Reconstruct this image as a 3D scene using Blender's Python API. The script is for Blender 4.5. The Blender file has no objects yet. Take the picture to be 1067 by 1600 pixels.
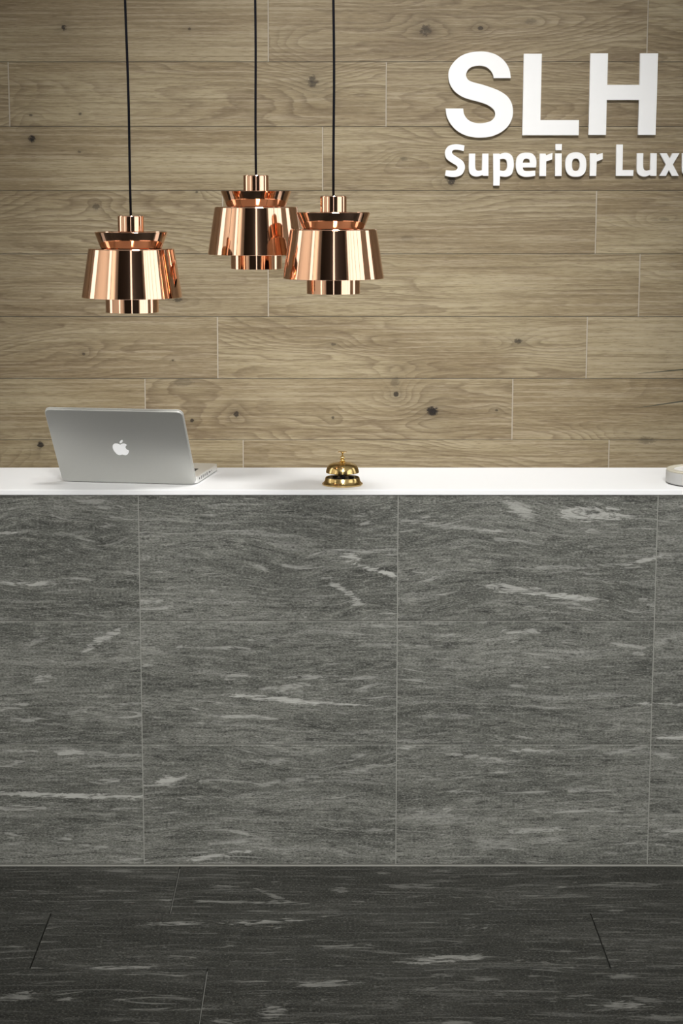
import bpy, bmesh, math, random
from mathutils import Vector, Matrix
random.seed(7)
S = bpy.context.scene
C = S.collection
PI = math.pi

# ------------------------------------------------------------------ camera
F_PX, CX, CY = 2958.0, 508.0, 800.0          # focal length and principal point in px of the 1067x1600 frame
PITCH = math.radians(9.56)
CAM = Vector((0.0, -4.319, 1.585))
cam_d = bpy.data.cameras.new('camera')
cam_d.sensor_fit = 'VERTICAL'; cam_d.sensor_height = 36.0
cam_d.lens = F_PX / 1600 * 36.0
cam_d.shift_x = (533.5 - CX) / 1600
cam = bpy.data.objects.new('camera', cam_d); C.objects.link(cam)
cam.location = CAM; cam.rotation_euler = (PI/2 - PITCH, 0, 0)
S.camera = cam

def P(px, py, Y):
    """point of the world plane y = Y that the photo shows at px, py"""
    a, b = (px - CX) / F_PX, (py - CY) / F_PX
    c, s = math.cos(PITCH), math.sin(PITCH)
    d = Vector((a, c - b * s, -s - b * c))
    return CAM + d * ((Y - CAM.y) / d.y)

# ------------------------------------------------------------------ light
WY = 1.85                     # wood wall plane
ROOM = dict(x0=-4.6, x1=4.6, y0=-8.0, y1=WY, h=5.0)
world = bpy.data.worlds.new('World'); S.world = world
world.use_nodes = True
bg = world.node_tree.nodes['Background']
bg.inputs[0].default_value = (0.97, 0.985, 1.0, 1); bg.inputs[1].default_value = 2.0
S.view_settings.view_transform = 'Standard'; S.view_settings.look = 'None'
S.view_settings.gamma = 1; S.view_settings.exposure = 0.0
S.view_settings.use_curve_mapping = False
# windows: wall, from, to, sill, head, number of lights across, portal
WINS = [('right', -6.9, -1.3, 0.35, 4.6, 5),
        ('right', 0.1, 1.25, 0.35, 4.6, 1),
        ('left', -0.1, 1.1, 0.35, 4.6, 1),
        ('left', -4.2, -3.2, 0.35, 4.6, 1),
        ('back', -0.12, 0.48, 0.15, 4.6, 1)]
def win_matrix(w):
    side, a, b, z0, z1, n = w
    m, zc = (a + b) / 2, (z0 + z1) / 2
    if side == 'right': return Vector((ROOM['x1'], m, zc)), (0, PI/2, 0)
    if side == 'left': return Vector((ROOM['x0'], m, zc)), (0, -PI/2, 0)
    return Vector((m, ROOM['y0'], zc)), (PI/2, 0, 0)
for i, w in enumerate(WINS):
    ld = bpy.data.lights.new('window_portal', 'AREA'); ld.shape = 'RECTANGLE'
    if w[0] == 'back': ld.size, ld.size_y = w[2] - w[1], w[4] - w[3]
    else: ld.size, ld.size_y = w[4] - w[3], w[2] - w[1]
    ld.cycles.is_portal = True
    lo = bpy.data.objects.new('window_portal', ld); C.objects.link(lo)
    loc, rot = win_matrix(w)
    lo.location = loc + {'right': Vector((.1, 0, 0)), 'left': Vector((-.1, 0, 0)), 'back': Vector((0, -.1, 0))}[w[0]]
    # area lights shine along local -Z
    lo.rotation_euler = {'right': (0, PI/2, 0), 'left': (0, -PI/2, 0), 'back': (PI/2, 0, 0)}[w[0]]
# added unseen spots, no real fixtures: fill the counter, darken the wall's corners
FILL_SPOTS = [((0.45, -3.2, 4.9), (0.12, WY, 1.35), 2100, 29), ((0.3, -1.6, 4.9), (0.0, .25, .91), 640, 50),
         ((0.5, -6.6, 4.85), (0.12, 0, .72), 2000, 25),
         ((-2.4, -1.6, 4.9), (-4.6, -1.6, 2.4), 700, 75), ((-2.4, -5.0, 4.9), (-4.6, -5.0, 2.4), 900, 75)]  # this pair is added to brighten the left wall for copper reflections
for loc, tgt, W, deg in FILL_SPOTS:
    ld = bpy.data.lights.new('added_fill_spot', 'SPOT'); ld.energy = W
    ld.spot_size = math.radians(deg); ld.spot_blend = 1.0; ld.shadow_soft_size = .45
    ld.color = (1, .985, .955)
    lo = bpy.data.objects.new('added_fill_spot', ld); C.objects.link(lo)
    lo.location = loc
    lo.rotation_euler = (Vector(tgt) - Vector(loc)).to_track_quat('-Z', 'Y').to_euler()

# ------------------------------------------------------------------ node expressions
class T:
    def __init__(s, name):
        s.m = bpy.data.materials.new(name); s.m.use_nodes = True
        s.t = s.m.node_tree; s.b = s.t.nodes['Principled BSDF']
    def node(s, kind, ins=(), **props):
        n = s.t.nodes.new(kind)
        for k, v in props.items(): setattr(n, k, v)
        for k, v in (ins.items() if isinstance(ins, dict) else enumerate(ins)):
            s.put(n.inputs[k], v)
        return n
    def put(s, inp, v):
        if isinstance(v, E): s.t.links.new(v.s, inp)
        elif v is not None: inp.default_value = v
    def math(s, op, *a, clamp=False):
        n = s.node('ShaderNodeMath', a, operation=op, use_clamp=clamp); return E(s, n.outputs[0])
    def vec(s, x, y, z=0.0):
        return E(s, s.node('ShaderNodeCombineXYZ', (x, y, z)).outputs[0])
    def noise(s, v, scale=1.0, detail=2.0, rough=.5, dist=0.0):
        n = s.node('ShaderNodeTexNoise', {'Vector': v, 'Scale': scale, 'Detail': detail, 'Roughness': rough, 'Distortion': dist})
        return E(s, n.outputs[0])
    def step(s, v, a, b, lo=0.0, hi=1.0):
        n = s.node('ShaderNodeMapRange', (v, a, b, lo, hi), interpolation_type='SMOOTHSTEP'); return E(s, n.outputs[0])
    def mix(s, f, a, b, mode='MIX'):
        n = s.t.nodes.new('ShaderNodeMix'); n.data_type = 'RGBA'; n.blend_type = mode
        s.put(n.inputs[0], f)
        s.put(n.inputs[6], a if isinstance(a, E) else (*a, 1)); s.put(n.inputs[7], b if isinstance(b, E) else (*b, 1))
        return E(s, n.outputs[2])
    def pos(s):
        g = s.node('ShaderNodeNewGeometry')
        x = s.node('ShaderNodeSeparateXYZ', (E(s, g.outputs['Position']),))
        return [E(s, o) for o in x.outputs]
    def attr(s, name):
        a = s.node('ShaderNodeAttribute', attribute_name=name)
        x = s.node('ShaderNodeSeparateColor', (E(s, a.outputs['Color']),))
        return [E(s, o) for o in x.outputs[:3]]
    def out(s, color=None, rough=None, metal=None, bump=None, bstr=.3, bdist=.002, **kw):
        if color is not None: s.put(s.b.inputs['Base Color'], color if isinstance(color, E) else (*color, 1))
        if rough is not None: s.put(s.b.inputs['Roughness'], rough)
        if metal is not None: s.put(s.b.inputs['Metallic'], metal)
        for k, v in kw.items(): s.put(s.b.inputs[k.replace('_', ' ')], v)
        if bump is not None:
            n = s.node('ShaderNodeBump', {'Strength': bstr, 'Distance': bdist, 'Height': bump})
            s.t.links.new(n.outputs[0], s.b.inputs['Normal'])
        return s.m
class E:
    def __init__(s, t, sock): s.t, s.s = t, sock
    def __add__(s, o): return s.t.math('ADD', s, o)
    __radd__ = __add__
    def __sub__(s, o): return s.t.math('SUBTRACT', s, o)
    def __rsub__(s, o): return s.t.math('SUBTRACT', o, s)
    def __mul__(s, o): return s.t.math('MULTIPLY', s, o)
    __rmul__ = __mul__
    def __truediv__(s, o): return s.t.math('DIVIDE', s, o)
    def __rtruediv__(s, o): return s.t.math('DIVIDE', o, s)

def plain(name, color, rough=.5, metal=0.0, amp=.06, scale=40, **kw):
    t = T(name); x, y, z = t.pos()
    n = t.noise(t.vec(x, y, z), scale, 3)
    c = t.mix(n, tuple(v * (1 - amp) for v in color), tuple(min(1, v * (1 + amp)) for v in color))
    return t.out(c, rough, metal, **kw)

# ---- oak effect porcelain planks. knots: px, py, rx, ry, darkness
KNOTS = [(676,642,9,7,1),(810,533,6,4,.8),(619,616,4,4,.9),(617,597,7,8,.35),(489,127,8,8,.75),(50,217,5,5,1),
 (100,43,4,4,.9),(124,237,3,2,.6),(48,180,3,2,.7),(125,178,2,2,.7),(296,45,2,2,.7),(131,553,3,2,.7),(520,538,5,2,.6),
 (369,647,4,4,.9),(300,657,3,3,.9),(520,653,2.5,2.5,.7),(63,695,5,6,.95),(705,282,6,7,.85),(665,47,9,8,.7),(751,44,4,3,.8),
 (630,248,6,3,.4),(635,372,10,4,.25),(1037,343,8,3,.35),(150,323,5,4,.6),(286,597,16,6,.35),(1010,688,13,6,.45),
 (278,469,7,3,.7),(776,641,2.5,2,.7),(270,563,2,1.5,.7),(307,300,3,2,.7),(840,200,3,2,.5),(829,33,9,4,.3)]
def wood():
    t = T('oak_plank_porcelain'); x, y, z = t.pos()
    r, g, b = t.attr('tile')
    px, pz = x + r * 37.0, z + g * 23.0
    low = t.noise(t.vec(px * .9, pz * 5.0, b * 9.0), 1.0, 1.5, .45, .4)
    mid = t.noise(t.vec(px * 3.5, pz * 16.0, b * 5.0), 1.0, 3, .55)
    fld = low * 1.0 + mid * .085 + z * .9
    core = None
    knr = t.noise(t.vec(px * 60.0, pz * 90.0, b), 1.0, 3, .6, 1.0)
    for kx, ky, rx, ry, dk in KNOTS:
        k = P(kx, ky, WY); sx, sz = rx / 480 * .9, ry / 480 * .9
        dx, dz = (x - k.x) * (1 / sx), (z - k.z) * (1 / sz)
        d2 = dx * dx + dz * dz
        bump = (.11 * min(1, rx / 7 + .15) * (1 if kx % 2 else -1)) / (d2 * .035 + 1.0)
        fld = fld + bump
        c = t.step(d2 + (knr - .5) * 5.0, .3, 2.2, dk, 0) * (.85 + knr * .5)
        h = (dk * .30) / (d2 * .12 + 1.0)
        c = t.math('MAXIMUM', c, h)
        core = c if core is None else t.math('MAXIMUM', core, c)
    rip = t.noise(t.vec(px * 9.0, pz * 60.0, b), 1.0, 3, .6)
    ring = t.math('FRACT', fld * 26.0 + rip * .45)
    line = t.math('POWER', ring, 2.2)
    line = line * t.step(ring, .86, 1.0, 1, 0)
    fine = t.noise(t.vec(px * 2.6, pz * 125.0, b), 1.0, 5, .68, .25)
    grit = t.noise(t.vec(px * 30.0, pz * 520.0, b), 1.0, 2, .6)
    broad = t.noise(t.vec(px * 1.3, pz * 8.0, b * 3.0), 1.0, 3, .5, .6)
    lmask = t.step(t.noise(t.vec(px * 1.1, pz * 4.0, b * 7.0 + 3.0), 1.0, 2), .40, .58, .10, 1.0)
    a1, a2 = (.360, .297, .180), (.245, .187, .103)
    c = t.mix(t.step(broad, .34, .66), a1, a2)
    c = t.mix(b * .30, c, (.225, .170, .108))
    c = t.mix(t.step(fine, .50, .62) * .42, c, (.44, .37, .265))
    c = t.mix(t.step(fine, .50, .36) * .52, c, (.14, .098, .055))
    c = t.mix(line * lmask * .80, c, (.125, .083, .045))
    c = t.mix(t.step(grit, .48, .30) * .50, c, (.12, .083, .048))
    c = t.mix(t.step(grit, .53, .70) * .28, c, (.46, .39, .29))
    c = t.mix(t.math('MULTIPLY', core, .93), c, (.010, .006, .004))
    hgt = fine * .6 + grit * .3 - line * .4
    return t.out(c, .55, 0, hgt, .10, .001, Specular_IOR_Level=.35)
M = {}
M['wood'] = wood()

# ---- slate effect tiles. wisps: px, py, half length, half height, slope, strength
WP = [(925,803,52,9,.02,.85),(815,797,26,9,.35,.6),(545,868,14,7,.3,.9),(585,890,40,3.5,.32,1),(540,925,26,5,.62,.75),(553,940,14,5,.2,.7),
 (800,920,36,6,.10,.8),(880,931,48,5,.12,.95),(1005,876,26,3,-.25,.75),(900,885,110,3,-.03,.4),(700,822,70,4,.12,.45),(800,845,60,3,.1,.4),
 (35,911,50,3.5,.03,.8),(10,833,22,2.5,0,.7),(165,790,26,4,.15,.5),(95,910,40,2.5,.05,.35),(165,997,26,6,-.55,.75),(55,1003,22,5,-.5,.35),
 (440,1093,72,3.8,.08,1),(500,1098,80,2,.05,.8),(375,1120,45,3,.04,.75),(380,1056,40,2.5,.04,.6),(490,1058,36,3,.03,.6),(330,1012,60,3,.02,.5),(400,1000,22,4,0,.5),
 (815,987,30,4,.02,.65),(705,993,12,3,0,.5),(880,1002,10,3,.1,.5),(600,978,36,2,0,.5),(590,1008,40,3,0,.3),
 (65,1062,14,5,-.1,.7),(20,1105,28,4,-.22,.6),(55,1123,18,3,-.2,.6),(205,1100,20,2,0,.5),(215,1000,16,4,-.6,.3),
 (105,1176,22,4,-.08,.8),(165,1178,45,4,.05,.35),(175,1219,18,4,0,.7),(110,1243,140,3.5,.03,.95),(30,1262,44,3.5,0,.6),(145,1198,18,2,0,.5),(30,1174,24,2,0,.6),
 (265,1217,24,7,-.25,.9),(250,1227,22,3,-.05,.7),(318,1221,12,2.5,0,.6),(425,1190,18,4,0,.4),(450,1220,40,3,-.15,.35),
 (330,1338,60,4.5,-.12,.85),(380,1314,50,4,-.1,.35),(100,1310,20,2,.15,.6),(150,1322,26,2,.1,.5),(560,1205,22,4,-.1,.4),(590,1297,22,2.5,0,.4),
 (820,1172,24,2.5,0,.8),(635,1168,16,2.5,0,.7),(740,1182,50,2.5,.12,.6),(720,1117,14,2,0,.6),(850,1105,60,2,.05,.4),(1035,1100,40,2,.03,.8),(1055,1152,26,3.5,.05,.95),
 (680,1275,60,8,.02,.35),(720,1265,44,3,0,.45),(900,1268,55,2,-.02,.6),(840,1297,40,4,-.06,.55),(775,1318,40,9,.02,.3),(910,1235,36,2.5,0,.5),(990,1317,18,2,-.1,.6),(1050,1298,26,3,0,.6),(970,1175,30,3,-.2,.4),(730,1237,22,2,0,.5),
 (1045,870,12,4,.3,.35),(1040,1000,12,5,-.4,.4)]
WF = [(190,1361,26,2.2,0,.5),(350,1386,20,3,-.05,.6),(350,1409,90,2,-.02,.6),(430,1401,30,2.5,-.4,.5),(265,1443,36,3,.03,.9),(410,1440,56,3,.04,.95),
 (185,1512,50,3,.03,.8),(515,1537,42,4,.02,.75),(425,1581,17,7,.1,.75),(25,1557,26,6,.1,.65),(105,1561,14,2,0,.8),(690,1498,52,6,.03,.95),
 (690,1524,18,2,.05,.6),(755,1530,22,2,0,.5),(970,1572,38,6,0,.85),(1010,1563,20,5,-.1,.4),(640,1385,34,3.5,0,.4),(600,1364,14,2,0,.6),(700,1362,30,2,-.02,.5),(990,1382,44,3,0,.4),
 (970,1526,24,2.5,-.03,.5),(270,1577,50,2,0,.6),(710,1597,22,3,0,.6),(180,1392,30,1.5,0,.4),(20,1480,16,2,0,.6),(360,1596,30,3,0,.6),(1040,1590,60,4,0,.5),(530,1392,10,4,0,.5),(930,1475,16,1.5,0,.4)]
def slate(name, wisps, floor, dark, mid_c, light):
    t = T(name); x, y, z = t.pos()
    r, g, b = t.attr('tile')
    v = y if floor else z
    px, pv = x + r * 31.0, v + g * 17.0
    flow = t.noise(t.vec(px * 2.2, pv * 5.0, b * 4.0), 1.0, 2, .5)
    pf = pv + (flow - .5) * (.04 + .10 * b)
    q = t.vec(px, pf, b)
    streak = t.noise(t.vec(px * 5.0, pf * 75.0, b), 1.0, 5, .68, .4)
    blot = t.noise(t.vec(px * 2.4, pf * 11.0, b), 1.0, 4, .6, .5)
    grain = t.noise(t.vec(px * 170.0, pv * 380.0, 0.0), 1.0, 3, .7)
    gr2 = t.noise(t.vec(px * 24.0, pf * 170.0, 1.0), 1.0, 4, .68, .3)
    rag = t.noise(t.vec(px * 15.0, pf * 85.0, 2.0), 1.0, 5, .70, 1.2)
    curl = t.noise(t.vec(px * 5.5, pf * 42.0, 5.0), 1.0, 5, .62, 1.6)
    c = t.mix(t.step(blot, .36, .64), dark, mid_c)
    c = t.mix(b * .28, c, dark)
    c = t.mix(t.step(streak, .53, .70) * .45, c, light)
    c = t.mix(t.step(streak, .47, .30) * .70, c, tuple(k * .30 for k in dark))
    c = t.mix(t.step(gr2, .51, .66) * .50, c, tuple(k * 1.9 for k in mid_c))
    c = t.mix(t.step(gr2, .47, .32) * .75, c, tuple(k * .25 for k in dark))
    c = t.mix(t.step(grain, .52, .66) * .42, c, light)
    c = t.mix(t.step(grain, .48, .34) * .75, c, tuple(k * .22 for k in dark))
    # thin curled veins along a level of the flow noise
    vein = t.step(t.math('ABSOLUTE', curl - .53), .0, .020, 1, 0) * t.step(blot, .50, .64)
    pale = t.step(curl, .60, .68)
    w = t.math('MAXIMUM', vein * .40, pale * .55)
    for kx, ky, hl, hh, sl, st in wisps:
        if floor:
            a, bb = (kx - CX) / F_PX, (ky - CY) / F_PX
            cs, sn = math.cos(PITCH), math.sin(PITCH)
            d = Vector((a, cs - bb * sn, -sn - bb * cs)); k = CAM + d * (-CAM.z / d.z)
            dist = (k - CAM).length; sx = hl / F_PX * dist; sv = hh / F_PX * dist / abs(d.z / d.length)
            kv = k.y; sl = sl / .37
        else:
            k = P(kx, ky, 0); sx, sv = hl / 662, hh / 662; kv = k.z; sl = -sl
            sl = sl
        dx = x - k.x
        dv = (v - kv) - dx * sl
        dx, dv = dx * (1 / sx), dv * (1 / sv)
        d2 = dx * dx + dv * dv
        m = t.step(d2 * .75 + (rag - .5) * 9.0, .1, .9, st, 0)
        w = t.math('MAXIMUM', w, m)
    w = w * t.step(gr2, .34, .50, .40, 1)
    c = t.mix(w * .92, c, tuple(k * 1.12 for k in light))
    return t.out(c, .50 if not floor else .52, 0, grain + streak * .6, .12, .001, Specular_IOR_Level=.35 if not floor else .22)
M['slate'] = slate('slate_tile', WP, False, (.086, .088, .077), (.152, .154, .136), (.37, .37, .343))
M['slate_floor'] = slate('dark_slate_tile', WF, True, (.0155, .0158, .0128), (.027, .0272, .023), (.185, .185, .17))
M['grout_light'] = plain('light_grout', (.25, .25, .225), .8)
M['grout_wood'] = plain('beige_grout', (.42, .37, .30), .85)
M['grout_dark'] = plain('grey_grout', (.175, .175, .155), .85)
M['solid_white'] = plain('white_solid_surface', (.84, .845, .85), .5, amp=.01)
M['letter'] = plain('white_acrylic', (.94, .94, .94), .4, amp=.01)
M['plaster'] = plain('cream_plaster', (.84, .78, .68), .8, amp=.03, scale=6)
M['ceiling'] = plain('white_plaster', (.8, .79, .76), .8, amp=.02, scale=6)
M['dark_panel'] = plain('dark_panelling', (.020, .014, .010), .6, amp=.2, scale=6)
M['frame'] = plain('dark_window_frame', (.10, .09, .08), .5)
M['cord'] = plain('black_cord', (.004, .004, .006), .9, Specular_IOR_Level=.1)
M['alu'] = plain('satin_aluminium', (.52, .52, .495), .48, .55, amp=.02, scale=200)
M['alu_bright'] = plain('bright_aluminium_edge', (.86, .86, .84), .3, .6, amp=.01)
M['keys'] = plain('black_keys', (.012, .012, .013), .5)
M['screen'] = plain('black_screen_glass', (.006, .006, .007), .08)
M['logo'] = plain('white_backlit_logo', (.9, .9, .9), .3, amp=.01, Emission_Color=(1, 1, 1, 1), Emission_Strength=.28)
M['ceramic'] = plain('pale_grey_ceramic', (.43, .43, .42), .35, amp=.03)
M['ceramic_rim'] = plain('cream_unglazed_rim', (.52, .49, .40), .6, amp=.12, scale=160)
M['ceramic_in'] = plain('white_glaze', (.9, .9, .9), .2, amp=.01)
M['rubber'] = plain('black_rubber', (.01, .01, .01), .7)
M['leaf'] = plain('dark_green_leaf', (.014, .022, .007), .5, amp=.3)
M['soil'] = plain('dark_soil', (.03, .02, .013), .95, amp=.5, scale=200)
def copper():
    t = T('polished_copper'); x, y, z = t.pos()
    n = t.noise(t.vec(x * 6, y * 6, z * 6), 1.0, 2)
    c = t.mix(n, (.92, .54, .36), (.95, .60, .42))
    return t.out(c, .07, 1.0)
M['copper'] = copper()
def brass():
    t = T('worn_brass'); x, y, z = t.pos()
    n = t.noise(t.vec(x, y, z), 90.0, 4, .6)
    c = t.mix(t.step(n, .45, .7) * .5, (.72, .52, .22), (.34, .22, .07))
    return t.out(c, t.step(n, .4, .8, .14, .32), 1.0)
M['brass'] = brass()
M['black_metal'] = plain('blackened_metal', (.02, .016, .012), .4, .6)

# ------------------------------------------------------------------ mesh helpers
def link(name, me, parent=None, mats=(), smooth=False):
    for m in mats: me.materials.append(M[m])
    if smooth:
        for p in me.polygons: p.use_smooth = True
    o = bpy.data.objects.new(name, me); C.objects.link(o)
    if parent: o.parent = parent
    return o
def obj(name, bm, mats, parent=None, smooth=False, auto=None, bevel=0):
    me = bpy.data.meshes.new(name)
    bmesh.ops.recalc_face_normals(bm, faces=bm.faces)
    bm.to_mesh(me); bm.free()
    o = link(name, me, parent, (mats,) if isinstance(mats, str) else mats, smooth or auto is not None)
    if auto is not None: me.set_sharp_from_angle(angle=math.radians(auto))
    if bevel:
        b = o.modifiers.new('bevel', 'BEVEL'); b.width = bevel; b.segments = 2; b.limit_method = 'ANGLE'
    return o
def thing(name, label, cat, loc=(0, 0, 0), rz=0, group=None):
    o = bpy.data.objects.new(name, None); C.objects.link(o)
    o.location = loc; o.rotation_euler = (0, 0, rz)
    return tag(o, label, cat, group)
def tag(o, label, cat, group=None):
    o['label'] = label; o['category'] = cat
    if group: o['group'] = group
    return o
def struct(name, bm, mats):
    o = obj(name, bm, mats); o['kind'] = 'structure'; return o
def box(bm, x0, x1, y0, y1, z0, z1, mi=0):
    vs = [bm.verts.new(p) for p in ((x0,y0,z0),(x1,y0,z0),(x1,y1,z0),(x0,y1,z0),(x0,y0,z1),(x1,y0,z1),(x1,y1,z1),(x0,y1,z1))]
    fs = []
    for f in ((0,3,2,1),(4,5,6,7),(0,1,5,4),(1,2,6,5),(2,3,7,6),(3,0,4,7)):
        q = bm.faces.new([vs[i] for i in f]); q.material_index = mi; fs.append(q)
    return fs
def lathe(bm, prof, n=96, closed=False):
    rings = []
    for r, z in prof:
        if r < 1e-6: rings.append([bm.verts.new((0, 0, z))])
        else: rings.append([bm.verts.new((r * math.cos(2*PI*k/n), r * math.sin(2*PI*k/n), z)) for k in range(n)])
    pairs = list(zip(rings, rings[1:]))
    if closed: pairs.append((rings[-1], rings[0]))
    for a, b in pairs:
        for k in range(n):
            j = (k + 1) % n
            if len(a) == 1 and len(b) == 1: continue
            if len(a) == 1: bm.faces.new((a[0], b[k], b[j]))
            elif len(b) == 1: bm.faces.new((a[k], b[0], a[j]))
            else: bm.faces.new((a[k], b[k], b[j], a[j]))
    return bm
def shell(prof, th):
    """closed profile: the outline and its inner offset"""
    off = []
    for i, (r, z) in enumerate(prof):
        a = Vector(prof[max(0, i-1)]); b = Vector(prof[min(len(prof)-1, i+1)])
        d = (b - a).normalized(); off.append((max(.0005, r - d.y * th), z + d.x * th))
    return list(prof) + off[::-1]
def tube(bm, pts, rad, n=10):
    rings = []
    for i, p in enumerate(pts):
        a = pts[max(0, i-1)]; b = pts[min(len(pts)-1, i+1)]
        d = (Vector(b) - Vector(a)).normalized()
        u = d.cross(Vector((0, 1, 0.01))).normalized(); v = d.cross(u)
        r = rad[i] if isinstance(rad, (list, tuple)) else rad
        rings.append([bm.verts.new(Vector(p) + (u * math.cos(2*PI*k/n) + v * math.sin(2*PI*k/n)) * r) for k in range(n)])
    for a, b in zip(rings, rings[1:]):
        for k in range(n): bm.faces.new((a[k], a[(k+1) % n], b[(k+1) % n], b[k]))
    bm.faces.new(rings[0]); bm.faces.new(rings[-1][::-1])
def smooth_contour(pts, seg=6):
    """pts: (x, y) smooth or (x, y, 1) corner; Catmull-Rom between, broken at corners"""
    n = len(pts); out = []
    for i in range(n):
        p0, p1, p2, p3 = pts[i-1], pts[i], pts[(i+1) % n], pts[(i+2) % n]
        c1, c2 = len(p1) > 2, len(p2) > 2
        a, b = Vector(p1[:2]), Vector(p2[:2])
        if c1 and c2: out.append(a); continue
        z = a if c1 else Vector(p0[:2]); w = b if c2 else Vector(p3[:2])
        ma = (b - z) * .5 if not c1 else (b - a) * .6; mb = (w - a) * .5 if not c2 else (b - a) * .6
        for k in range(seg):
            s = k / seg
            out.append(a * (2*s**3 - 3*s*s + 1) + ma * (s**3 - 2*s*s + s) + b * (-2*s**3 + 3*s*s) + mb * (s**3 - s*s))
    return out
def curve_mesh(contours, depth, bevel=0.0):
    """flat filled outline (x, y) with thickness; returns a mesh lying in XY, centred on z = 0"""
    cu = bpy.data.curves.new('outline', 'CURVE'); cu.dimensions = '2D'; cu.fill_mode = 'BOTH'
    cu.extrude = depth / 2 - bevel; cu.bevel_depth = bevel; cu.bevel_resolution = 2; cu.offset = -bevel
    for c in contours:
        sp = cu.splines.new('POLY'); sp.points.add(len(c) - 1); sp.use_cyclic_u = True
        for q, p in zip(sp.points, c): q.co = (p[0], p[1], 0, 1)
    o = bpy.data.objects.new('outline', cu); C.objects.link(o)
    dg = bpy.context.evaluated_depsgraph_get(); dg.update()
    me = bpy.data.meshes.new_from_object(o.evaluated_get(dg))
    bpy.data.objects.remove(o); bpy.data.curves.remove(cu)
    return me
def rrect(w, h, r, n=8, cx=0, cy=0):
    out = []
    for qx, qy, a0 in ((1, 1, 0), (-1, 1, 90), (-1, -1, 180), (1, -1, 270)):
        for k in range(n + 1):
            a = math.radians(a0 + 90 * k / n)
            out.append((cx + qx * (w/2 - r) + r * math.cos(a), cy + qy * (h/2 - r) + r * math.sin(a)))
    return out

# ------------------------------------------------------------------ the setting
def tiles(name, cells, to3, grout_boxes, mat, grouts, thick, bev=.0012):
    """cells: u0, u1, v0, v1; to3(u, v, w): w = height above the grout. one mesh of bevelled tiles over their grout bed"""
    bm = bmesh.new(); lay = bm.loops.layers.float_color.new('tile')
    for (u0, u1, v0, v1) in cells:
        col = (random.random(), random.random(), random.random(), 1)
        b = bev
        lo = [bm.verts.new(to3(u, v, 0)) for u, v in ((u0, v0), (u1, v0), (u1, v1), (u0, v1))]
        md = [bm.verts.new(to3(u, v, thick - b)) for u, v in ((u0, v0), (u1, v0), (u1, v1), (u0, v1))]
        hi = [bm.verts.new(to3(u, v, thick)) for u, v in ((u0+b, v0+b), (u1-b, v0+b), (u1-b, v1-b), (u0+b, v1-b))]
        fs = [bm.faces.new(hi)]
        for k in range(4):
            j = (k + 1) % 4
            fs.append(bm.faces.new((lo[k], lo[j], md[j], md[k]))); fs.append(bm.faces.new((md[k], md[j], hi[j], hi[k])))
        for f in fs:
            for l in f.loops: l[lay] = col
    for (u0, u1, v0, v1, w0, w1, mi) in grout_boxes:
        a, b = Vector(to3(u0, v0, w0)), Vector(to3(u1, v1, w1))
        box(bm, min(a.x,b.x), max(a.x,b.x), min(a.y,b.y), max(a.y,b.y), min(a.z,b.z), max(a.z,b.z), mi)
    return obj(name, bm, (mat,) + tuple(grouts))

X0, X1, Y0, H = ROOM['x0'], ROOM['x1'], ROOM['y0'], ROOM['h']
# wall of oak planks: 1.2 m long, rows 0.2017 m high; joint px per row, from the row that ends at py 97 downwards
ROWH = .2017; Z0 = P(500, 298, WY).z
joint_px = {-3: (419, 50), -2: (14, 150), -1: (504, 250), 0: (931, 350), 1: (419, 445), 2: (340, 540), 3: (227, 637), 4: (380, 710)}
cells, gr = [], []
k = -12
row_lo = math.floor((0 - Z0) / ROWH)
for ri in range(row_lo, int((H - Z0) / ROWH) + 1):
    za, zb = Z0 + ri * ROWH, Z0 + (ri + 1) * ROWH
    za, zb = max(0, za), min(H, zb)
    if zb - za < .01: continue
    q = -ri - 1                     # row index counted downwards from seam at py 298
    key = q
    if key in joint_px: jx = P(*joint_px[key], WY).x
    else: jx = random.uniform(0, 1.2)
    jx -= math.ceil((jx - X0) / 1.202) * 1.202
    u = jx
    while u < X1:
        a, b = max(u, X0), min(u + 1.202, X1)
        if b - a > .02: cells.append((a + .0018, b - .0018, za + .0007, zb - .0007))
        if u > X0: gr.append((u - .0018, u + .0018, za + .0008, zb - .0008, .004, .0076, 1))
        u += 1.202
gr.append((X0, X1, 0, H, -.10, .0066, 2))
w = tiles('wall_front', cells, lambda u, v, w: (u, WY + .009 - w, v), gr, 'wood', ('grout_wood', 'grout_dark'), .009)
w['kind'] = 'structure'

# floor: 1.2 x 0.3 m slate planks
joints = {0: -.3465, 1: -.612, 2: -.244}
cells = []
nrow = int((0 - Y0) / .302) + 1
for ri in range(-7, nrow):
    ya, yb = -.302 * ri, -.302 * (ri + 1)
    yb = max(yb, Y0)
    if ri == -7: ya = WY
    jx = joints.get(ri, random.uniform(0, 1.2))
    jx -= math.ceil((jx - X0) / 1.204) * 1.204
    u = jx
    while u < X1:
        a, b = max(u, X0), min(u + 1.204, X1)
        if b - a > .02: cells.append((a + .0012, b - .0012, yb + .0006, ya - .0006))
        u += 1.204
fl = tiles('floor', cells, lambda u, v, w: (u, v, w - .008), [(X0, X1, Y0, WY, -.08, -.0001, 1)], 'slate_floor', ('grout_light',), .008, .0008)
fl['kind'] = 'structure'

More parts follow.
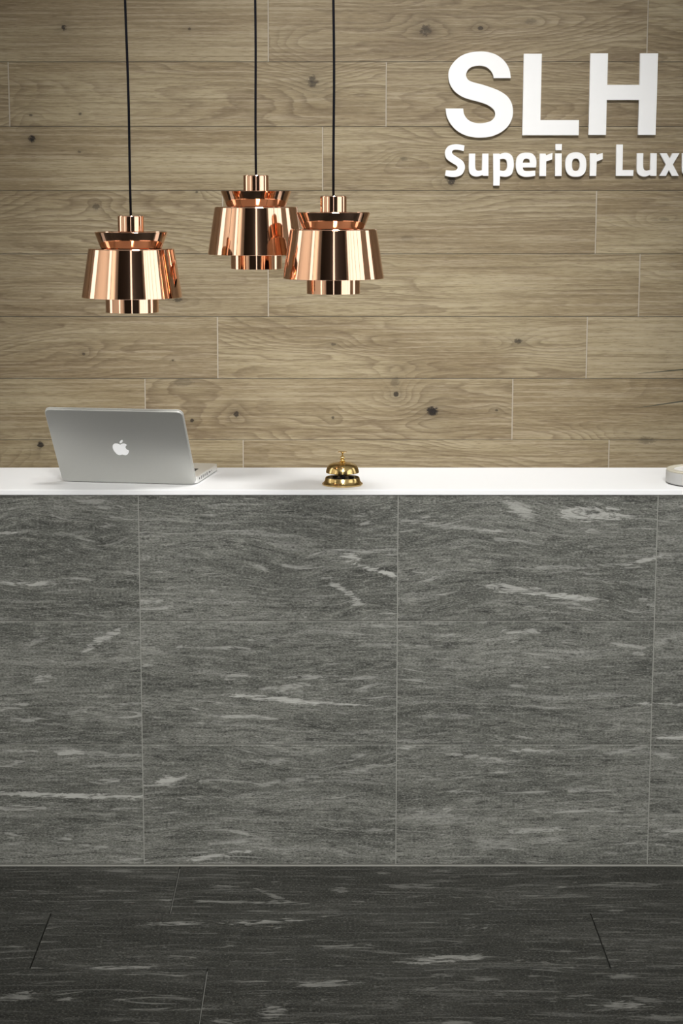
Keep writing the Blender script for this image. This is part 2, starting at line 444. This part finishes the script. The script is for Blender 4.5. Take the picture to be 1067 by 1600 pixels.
bm = bmesh.new(); box(bm, X0 - .2, X1 + .2, Y0 - .2, WY + .1, H, H + .1); struct('ceiling', bm, 'ceiling')
def wall_with_windows(name, side, mat):
    ws = sorted([w for w in WINS if w[0] == side], key=lambda w: w[1])
    bm = bmesh.new()
    a0, a1 = (Y0, WY) if side != 'back' else (X0 - .2, X1 + .2)
    def put(a, b, z0, z1):
        if b - a < 1e-4: return
        if side == 'right': box(bm, X1, X1 + .2, a, b, z0, z1)
        elif side == 'left': box(bm, X0 - .2, X0, a, b, z0, z1)
        else: box(bm, a, b, Y0 - .2, Y0, z0, z1)
    cur = a0
    for w in ws:
        put(cur, w[1], 0, H); put(w[1], w[2], 0, w[3]); put(w[1], w[2], w[4], H); cur = w[2]
    put(cur, a1, 0, H)
    return struct(name, bm, mat)
wall_with_windows('wall_right', 'right', 'plaster')
wall_with_windows('wall_left', 'left', 'plaster')
wall_with_windows('wall_back', 'back', 'dark_panel')
for i, (side, a, b, z0, z1, n) in enumerate(WINS):
    bm = bmesh.new(); f = .05
    def put(u0, u1, v0, v1):
        if side == 'right': box(bm, X1 + .02, X1 + .08, u0, u1, v0, v1)
        elif side == 'left': box(bm, X0 - .08, X0 - .02, u0, u1, v0, v1)
        else: box(bm, u0, u1, Y0 - .08, Y0 - .02, v0, v1)
    put(a, a + f, z0, z1); put(b - f, b, z0, z1); put(a + f, b - f, z0, z0 + f); put(a + f, b - f, z1 - f, z1)
    for j in range(1, n):
        m = a + (b - a) * j / n; put(m - f/2, m + f/2, z0 + f, z1 - f)
    o = struct('window_%d' % (i + 1), bm, 'frame')

# ------------------------------------------------------------------ reception counter
CXL, CXR, CH, CD = -2.25, 2.25, .8975, .352
counter = thing('reception_counter', 'long reception counter clad in dark grey streaked slate tiles on its front', 'reception desk')
cells = []; gr = []
tj = .1686
kk = math.ceil((CXL - tj) / .6005)
edges = [CXL] + [tj + .6005 * k for k in range(kk, 6) if CXL + .05 < tj + .6005 * k < CXR - .05] + [CXR]
rows = [.004, .3005, .599, CH]
for a, b in zip(edges, edges[1:]):
    for z0, z1 in zip(rows, rows[1:]):
        cells.append((a + .0009, b - .0009, z0 + .0012, z1 - .0012))
for e in edges[1:-1]: gr.append((e - .0011, e + .0011, .004, CH, .004, .0095, 1))
gr.append((CXL, CXR, .004, CH, -.012, .0090, 2))
fp = tiles('front_panel', cells, lambda u, v, w: (u, .010 - w, v), gr, 'slate', ('grout_light', 'grout_dark'), .010, .0007)
fp.parent = counter
bm = bmesh.new(); box(bm, CXL, CXL + .02, .022, CD, .0, CH); obj('side_panel', bm, 'solid_white', counter)
bm = bmesh.new(); box(bm, CXR - .02, CXR, .022, CD, .0, CH); obj('side_panel', bm, 'solid_white', counter)
bm = bmesh.new(); box(bm, CXL + .02, CXR - .02, CD - .02, CD, .0, CH); obj('rear_panel', bm, 'solid_white', counter)
bm = bmesh.new(); box(bm, CXL, CXR, -.0020, .022, 0, .003); ts = obj('base_strip', bm, 'grout_light', counter); ts['label'] = 'thin pale strip where the counter meets the floor'
bm = bmesh.new(); box(bm, CXL - .003, CXR + .003, -.003, CD + .004, CH, .910)
top = obj('countertop', bm, 'solid_white', bevel=.0012)
tag(top, 'long thin glossy white countertop on the slate tiled reception counter', 'countertop')
TZ = .910

# ------------------------------------------------------------------ sign letters
def cr6(c): return [(690 + p[0] / 5.335, 210 + p[1] / 5.335) + tuple(p[2:]) for p in c]
def cr7(c): return [(880 + p[0] / 5.706, 210 + p[1] / 5.706) + tuple(p[2:]) for p in c]
def cr5(c): return [(680 + p[0] / 2.757, 60 + p[1] / 2.757) + tuple(p[2:]) for p in c]
def crS(c): return [(680 + p[0] / 5.928, 70 + p[1] / 5.928) + tuple(p[2:]) for p in c]
def cn(c): return [(a, b, 1) for a, b in c]
def sup(cx, cy, rx, ry, e=2.5, n=40):
    out = []
    for k in range(n):
        a = 2 * PI * k / n; c, s = math.cos(a), math.sin(a)
        out.append((cx + rx * math.copysign(abs(c) ** (2/e), c), cy + ry * math.copysign(abs(s) ** (2/e), s)))
    return out
u_gl = [(657,167,1),(714,167,1),(712,230),(713,290),(720,313),(742,323),(776,316,1),(779,167,1),(833,167,1),(830,370,1),(778,370,1),(774,361,1),(730,376),(688,369),(662,345),(655,305),(656,230)]
GL = [
 ('large white letter S of the wall sign above the smaller writing', [crS([(700,308,1),(685,225),(640,150),(570,95),(490,68),(410,62),(320,72),(235,105),(168,165),(130,230),(122,295),(135,360),(175,425),(240,475),(310,503),(420,533),(490,560),(540,598),(555,640),(542,682),(500,712),(420,727),(350,718),(300,690),(268,645),(258,590,1),(97,590,1),(105,655),(138,725),(192,787),(265,832),(350,855),(430,859),(520,848),(605,812),(672,755),(710,685),(720,610),(705,535),(665,475),(600,430),(530,400),(440,370),(350,346),(306,325),(286,290),(290,255),(312,222),(352,200),(410,193),(470,205),(513,238),(535,275),(542,308,1)])]),
 ('large white block letter L between S and H on the wood wall', [cr5(cn([(382,66),(459,66),(453,352),(619,352),(618,417),(375,417)]))]),
 ('large white block letter H, rightmost of the tall sign letters', [cr5(cn([(669,64),(744,64),(741,200),(880,200),(883,64),(960,64),(949,416),(873,416),(878,265),(739,265),(735,416),(660,416)]))]),
 ('small white capital S starting the lower line of writing, by a knot', [cr6([(190,92,1),(150,84),(110,82),(62,94),(34,128),(29,165),(42,203),(85,236),(122,258),(134,277),(122,296),(90,302),(37,298,1),(28,343,1),(75,354),(125,353),(168,334),(190,295),(192,258),(175,222),(130,190),(95,166),(86,147),(98,131),(130,128),(185,138,1)])]),
 ('small white letter u between capital S and p', [cr6([(228,160,1),(280,160,1),(279,220),(280,270),(286,294),(305,303),(336,298,1),(340,160,1),(390,160,1),(390,346,1),(346,346,1),(342,338,1),(300,351),(260,345),(233,320),(226,280),(227,220)])]),
 ('small white letter p whose stem drops below the line', [cr6([(430,160,1),(480,160,1),(485,166,1),(520,153),(560,158),(590,185),(601,235),(598,290),(580,334),(545,352),(510,352),(486,348,1),(483,427,1),(430,427,1)]), cr6([(486,207,1),(515,203),(538,214),(546,245),(545,275),(535,296),(515,304),(486,300,1)])]),
 ('small white letter e between p and r', [cr6([(705,152),(750,158),(780,187),(790,230),(786,275,1),(675,275,1),(684,298),(712,306),(780,302,1),(780,345,1),(730,353),(680,351),(640,330),(621,290),(618,240),(630,190),(660,160)]), cr6([(675,236,1),(735,236,1),(731,211),(708,201),(684,211)])]),
 ('small white letter r left of the dotted letter i', [cr6(cn([(818,160),(866,160),(871,174),(924,154),(922,208),(871,226),(870,347),(814,347)]))]),
 ('small white dotted letter i of the lower line', [cr6(cn([(950,80),(1003,80),(1001,132),(949,132)])), cr6(cn([(947,158),(1001,158),(1000,347),(945,347)]))]),
 ('small white round letter o of the lower line', [cr7(sup(112, 269, 94, 109)), cr7(sup(112, 270, 35, 56))]),
 ('small white letter r just left of the word gap', [cr7(cn([(240,167),(293,167),(298,182),(352,165),(352,220),(297,243),(293,370),(235,370)]))]),
 ('small white capital L starting the second word of the lower line', [cr7(cn([(475,90),(531,90),(528,317),(626,317),(623,370),(468,370)]))]),
 ('small white letter u between capital L and x', [cr7(u_gl)]),
 ('small white letter x near the right edge of the sign', [cr7(cn([(862,167),(922,167),(949,215),(975,167),(1036,167),(977,268),(1030,370),(968,370),(941,318),(915,370),(855,370),(915,268)]))]),
 ('small white letter u after the x, at the far right of the sign', [cr7([(p[0] + 403,) + tuple(p[1:]) for p in u_gl])]),
]
LY = WY - .015
for i, (label, conts) in enumerate(GL):
    big = i < 3
    cs = []
    for c in conts:
        sm = smooth_contour(c, 5) if len(c) < 38 or big else [Vector(p[:2]) for p in c]
        cs.append([(P(p[0], p[1], LY).x, P(p[0], p[1], LY).z) for p in sm])
    xs = [p[0] for c in cs for p in c]; zs = [p[1] for c in cs for p in c]
    ox, oz = (min(xs) + max(xs)) / 2, min(zs)
    cs = [[(a - ox, b - oz) for a, b in c] for c in cs]
    me = curve_mesh(cs, WY - LY)
    me.transform(Matrix.Rotation(PI/2, 4, 'X'))
    o = link('sign_letter', me, None, ('letter',))
    o.location = (ox, (WY + LY) / 2 + .0, oz)
    tag(o, label, 'letter', 'tall white letters of the wall sign' if big else 'small white letters of the lower line of the wall sign')

# ------------------------------------------------------------------ copper pendants
R = .11
def make_pendant():
    t = thing('pendant_lamp', 'x', 'pendant lamp', group='copper pendant lamps above the counter')
    low = shell([(.0578, .055), (.0580, .0012), (.0576, .0)][::-1], -.0012)
    def sh(name, prof, th=.0012):
        bm = bmesh.new(); 
        inner = [(max(.0005, r - th), z) for r, z in prof]
        lathe(bm, list(prof) + inner[::-1], 128, True)
        return obj(name, bm, 'copper', t, auto=9)
    sh('lower_ring', [(.0582, .0), (.0582, .060)])
    bm = bmesh.new()
    lathe(bm, [(.1095, .0325), (.1103, .0330), (.1100, .0345), (.0940, .1365), (.0928, .1384), (.0905, .1390), (.040, .1390), (.040, .1375), (.090, .1375), (.0925, .1362), (.1085, .0340)], 160, True)
    obj('lamp_shade', bm, 'copper', t, auto=9)
    bm = bmesh.new()
    lathe(bm, [(.040, .1392), (.0655, .1392), (.0668, .1400), (.0688, .1440), (.0800, .1735), (.0795, .1742), (.0786, .1738), (.0672, .1442), (.0650, .1410), (.040, .1410)], 160, True)
    obj('upper_cup', bm, 'copper', t, auto=9)
    bm = bmesh.new()
    lathe(bm, [(0, .140), (.0284, .140), (.0286, .2075), (.0280, .2090), (.0070, .2092), (.0060, .2092), (0, .2092)], 96)
    obj('cap', bm, 'copper', t, auto=9)
    bm = bmesh.new(); lathe(bm, [(0, .060), (.020, .060), (.020, .090), (.016, .1374), (0, .1374)], 32); obj('lamp_holder', bm, 'black_metal', t, auto=30)
    return t
def place(t, px, py_bottom, Y, sway, label):
    """py_bottom: the front edge of the lower ring"""
    p = P(px, py_bottom, Y - .058)
    t.location = (P(px, py_bottom, Y).x, Y, p.z); t['label'] = label
    bm = bmesh.new(); top = H - p.z - .02; pts, n = [], 60
    for i in range(n + 1):
        s = i / n; z = .2092 + (top - .2092) * s
        pts.append((sway * min(1, s * 2.4) + .0016 * math.sin(s * 31 + px) * min(1, s * 14) * (1 - s), 0, z))
    tube(bm, pts, .0027, 12)
    obj('cord', bm, 'cord', t, smooth=True)
    bm = bmesh.new(); lathe(bm, [(0, top + .02), (.05, top + .02), (.05, top + .004), (.046, top), (.0, top)], 48)
    o = obj('ceiling_rose', bm, 'copper', t, auto=30); o.location = (sway, 0, 0)
def dup(t):
    r = t.copy(); C.objects.link(r)
    for ch in list(t.children):
        c = ch.copy(); C.objects.link(c); c.parent = r
    return r
l1 = make_pendant(); l2 = dup(l1); l3 = dup(l1)
place(l1, 206.9, 490.0, -.14, -.012, 'copper pendant lamp hanging alone on the left, lowest of the three')
place(l2, 400.8, 421.3, .015, -.002, 'copper pendant lamp hanging highest and furthest back, partly covered on its right')
place(l3, 520.8, 460.5, -.175, -.002, 'copper pendant lamp hanging in front of its neighbour, above the brass bell')

# ------------------------------------------------------------------ laptop
YAW = math.radians(-9.4)
lap = thing('laptop', 'silver open laptop seen from behind with a white apple logo on its lid', 'laptop', (-.462, .1035, TZ), YAW)
def slab(name, mat, w, h, t, r, mtx, parent, bevel=.0, cx=0, cy=0):
    me = curve_mesh([rrect(w, h, r, 8, cx, cy)], t, bevel)
    me.transform(mtx); return link(name, me, parent, (mat,), False)
W, D = .325, .227
base = slab('base', 'alu_bright', W, D, .0165, .012, Matrix.Translation((0, D/2, .0102)), lap, .0015)
slab('keyboard', 'keys', W - .05, .105, .0008, .004, Matrix.Translation((0, .075, .0186)), base)
slab('trackpad', 'alu', .105, .075, .0006, .004, Matrix.Translation((0, .178, .0185)), base)
for sx in (-1, 1):
    for y in (.02, D - .02):
        bm = bmesh.new(); lathe(bm, [(0, 0), (.006, 0), (.006, .003), (0, .003)], 16)
        f = obj('rubber_foot', bm, 'rubber', base); f.location = (sx * (W/2 - .022), y, -.0)
for tpos, wd, hh in ((.13, .0065, .0045), (.215, .004, .0075), (.29, .0045, .007), (.345, .002, .0055), (.40, .004, .0055), (.475, .0055, .006), (.60, .014, .003), (.70, .003, .002)):
    bm = bmesh.new(); box(bm, W/2 - .003, W/2 + .0003, D * tpos - wd/2, D * tpos + wd/2, .0105 - hh/2, .0105 + hh/2)
    obj('port', bm, 'keys', base)
# lid plane: s runs up the lid, leaning towards the viewer
lean = math.atan2(.130, .186)
L = Matrix.Translation((0, -.001, .004)) @ Matrix.Rotation(PI/2 + lean, 4, 'X')
LT = .0065
lid = slab('lid', 'alu', W, D, LT, .013, L @ Matrix.Translation((0, D/2, LT/2)), lap, .0022)
# in lid space +z faces the viewer's side after the rotation
slab('bezel', 'alu_bright', W + .0012, D + .0012, .0016, .0136, L @ Matrix.Translation((0, D/2, -.0009)), lid)
slab('screen', 'screen', W - .012, D - .014, .0008, .006, L @ Matrix.Translation((0, D/2 + .003, -.0020)), lid)
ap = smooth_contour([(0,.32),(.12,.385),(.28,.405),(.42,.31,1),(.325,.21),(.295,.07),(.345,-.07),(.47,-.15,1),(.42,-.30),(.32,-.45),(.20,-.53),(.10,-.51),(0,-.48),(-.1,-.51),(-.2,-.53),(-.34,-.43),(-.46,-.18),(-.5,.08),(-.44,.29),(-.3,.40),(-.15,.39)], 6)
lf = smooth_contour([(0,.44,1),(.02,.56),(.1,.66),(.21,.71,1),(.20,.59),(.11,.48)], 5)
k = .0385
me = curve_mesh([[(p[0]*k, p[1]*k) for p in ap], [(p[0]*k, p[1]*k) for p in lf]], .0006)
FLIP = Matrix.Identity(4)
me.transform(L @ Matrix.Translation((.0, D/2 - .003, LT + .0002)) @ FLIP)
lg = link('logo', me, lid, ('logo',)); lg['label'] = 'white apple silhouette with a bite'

# ------------------------------------------------------------------ service bell
bell = thing('service_bell', 'small brass service bell standing on the white countertop', 'bell', (.0405, .0745, TZ))
bm = bmesh.new()
lathe(bm, [(0, 0), (.0455, 0), (.0475, .0012), (.0478, .0035), (.0462, .0052), (.0440, .0062), (.0415, .0110), (.0402, .0168), (.0394, .0182), (.0384, .0176), (.0385, .0120), (.0360, .0070), (0, .0070)], 96)
obj('base', bm, 'brass', bell, auto=40)
bm = bmesh.new(); lathe(bm, [(0, .0072), (.0358, .0072), (.0378, .0150), (.016, .0154), (.006, .012), (.005, .045), (0, .045)], 48)  # wide black disc stands in for the shade inside the bell base
for a in (20, 140, 250):
    x, y = .022 * math.cos(math.radians(a)), .022 * math.sin(math.radians(a)); box(bm, x - .006, x + .006, y - .003, y + .003, .0152, .0195)
obj('striker_shade_disc', bm, 'black_metal', bell, auto=40)
bm = bmesh.new()
prof = [(.0390, .0298), (.0387, .0318), (.0376, .0365), (.0360, .0412), (.0335, .0456), (.0295, .0488), (.0240, .0512), (.0170, .0528), (.0100, .0538), (.0045, .0542)]
lathe(bm, prof + [(max(.003, r - .0012), z - .0012) for r, z in prof[::-1]], 96, True)
obj('dome', bm, 'brass', bell, auto=40)
bm = bmesh.new()
lathe(bm, [(0, .0536), (.0090, .0538), (.0092, .0546), (.0050, .0556), (.0062, .0572), (.0060, .0594), (.0042, .0608), (.0055, .0626), (.0055, .0652), (.0042, .0674), (.0022, .0690), (.0014, .0715), (0, .0715)], 40)
obj('finial', bm, 'brass', bell, auto=50)
bm = bmesh.new()
lathe(bm, [(0, .0710), (.0012, .0712), (.0024, .0738), (.0085, .0768), (.0108, .0778), (.0106, .0786), (.0060, .0795), (0, .0798)], 40)
obj('push_button', bm, 'brass', bell, auto=50)

# ------------------------------------------------------------------ round dish at the right end
dish = thing('round_dish', 'low round pale grey dish with a thick cream rim on the countertop', 'dish', (.893, .100, TZ))
RD = .088
bm = bmesh.new(); lathe(bm, [(0, 0), (RD - .006, 0), (RD - .006, .0022), (0, .0022)], 96); o = obj('foot', bm, 'rubber', dish, auto=40); o['label'] = 'recessed foot under the dish, coloured black for the shadow gap'  # foot painted black to give the dark shadow line below the bowl
bm = bmesh.new()
lathe(bm, [(0, .0022), (RD - .003, .0022), (RD, .0045), (RD, .0290), (RD - .0008, .0300), (RD - .0170, .0310), (0, .010)][:5] + [(RD - .002, .0300), (0, .0300)], 128)
obj('bowl', bm, 'ceramic', dish, auto=40)
bm = bmesh.new()
lathe(bm, [(RD - .0015, .0300), (RD - .0008, .0325), (RD - .0025, .0342), (RD - .0160, .0345), (RD - .0180, .0330), (RD - .0180, .0300)], 128, True)
obj('rim', bm, 'ceramic_rim', dish, auto=40)
bm = bmesh.new(); lathe(bm, [(0, .0300), (RD - .0182, .0300), (RD - .0182, .0322), (.03, .0330), (0, .0332)], 96)
obj('filling', bm, 'ceramic_in', dish, auto=40)

# ------------------------------------------------------------------ grassy plant whose leaf tips reach into the frame
plant = thing('potted_grass_plant', 'grassy plant whose thin dark leaf tips reach in from the right over the countertop', 'plant', (1.22, .2, TZ))
bm = bmesh.new(); lathe(bm, [(0, 0), (.055, 0), (.062, .004), (.078, .13), (.078, .136), (.073, .136), (.068, .115), (0, .115)], 64); obj('pot', bm, 'ceramic', plant, auto=40)
bm = bmesh.new(); lathe(bm, [(0, .1152), (.0675, .1152), (.066, .120), (0, .123)], 40); obj('soil', bm, 'soil', plant)
def blade(pts, width):
    bm = bmesh.new(); n = 26; vs = []
    pv = [Vector(p) for p in pts]
    def bez(s):
        q = pv[:]
        while len(q) > 1: q = [a.lerp(b, s) for a, b in zip(q, q[1:])]
        return q[0]
    for i in range(n + 1):
        s = i / n; p = bez(s); d = (bez(min(1, s + .01)) - bez(max(0, s - .01))).normalized()
        side = d.cross(Vector((0, 0, 1))).normalized(); up = side.cross(d)
        w = width * (1 - s ** 7) * (.55 + .45 * math.sin(min(1, s * 2.2) * PI / 2)) + .0003
        vs.append([bm.verts.new(p + side * w), bm.verts.new(p - up * w * .45), bm.verts.new(p - side * w), bm.verts.new(p + up * .0002 - up * w * .20)])
    for a, b in zip(vs, vs[1:]):
        for k in range(4): bm.faces.new((a[k], a[(k+1) % 4], b[(k+1) % 4], b[k]))
    bm.faces.new(vs[0]); bm.faces.new(vs[-1][::-1])
    obj('leaf', bm, 'leaf', plant, smooth=True)
o3 = Vector((1.22, .2, TZ))
for (tx, ty), (mx, my) in (((996, 583.5), (1067, 578)), ((990, 638), (1067, 627))):
    tip, m = P(tx, ty, .17) - o3, P(mx, my, .17) - o3
    dirv = (m - tip)
    blade([(-.005, -.005, .118), (-.05, -.01, m.z + .05), tip + dirv * 1.9 + Vector((0, 0, .003)), tip + dirv * 1.0 + Vector((0, 0, .001)), tip], .0050)
for i in range(16):
    a = random.uniform(-1.9, 1.9); l = random.uniform(.18, .34); h = random.uniform(.15, .34)
    cx, sy = math.cos(a), math.sin(a)
    if l * cx < .0: continue
    ymax = .11 if sy < 0 else 1.0
    dy = sy * l * .6
    blade([(.02 * cx, .02 * sy, .118), (.06 * cx, .04 * sy, h * .9), (l * .6 * cx, dy * .6, h * 1.3), (l * cx, dy, h * .7)], .0028)
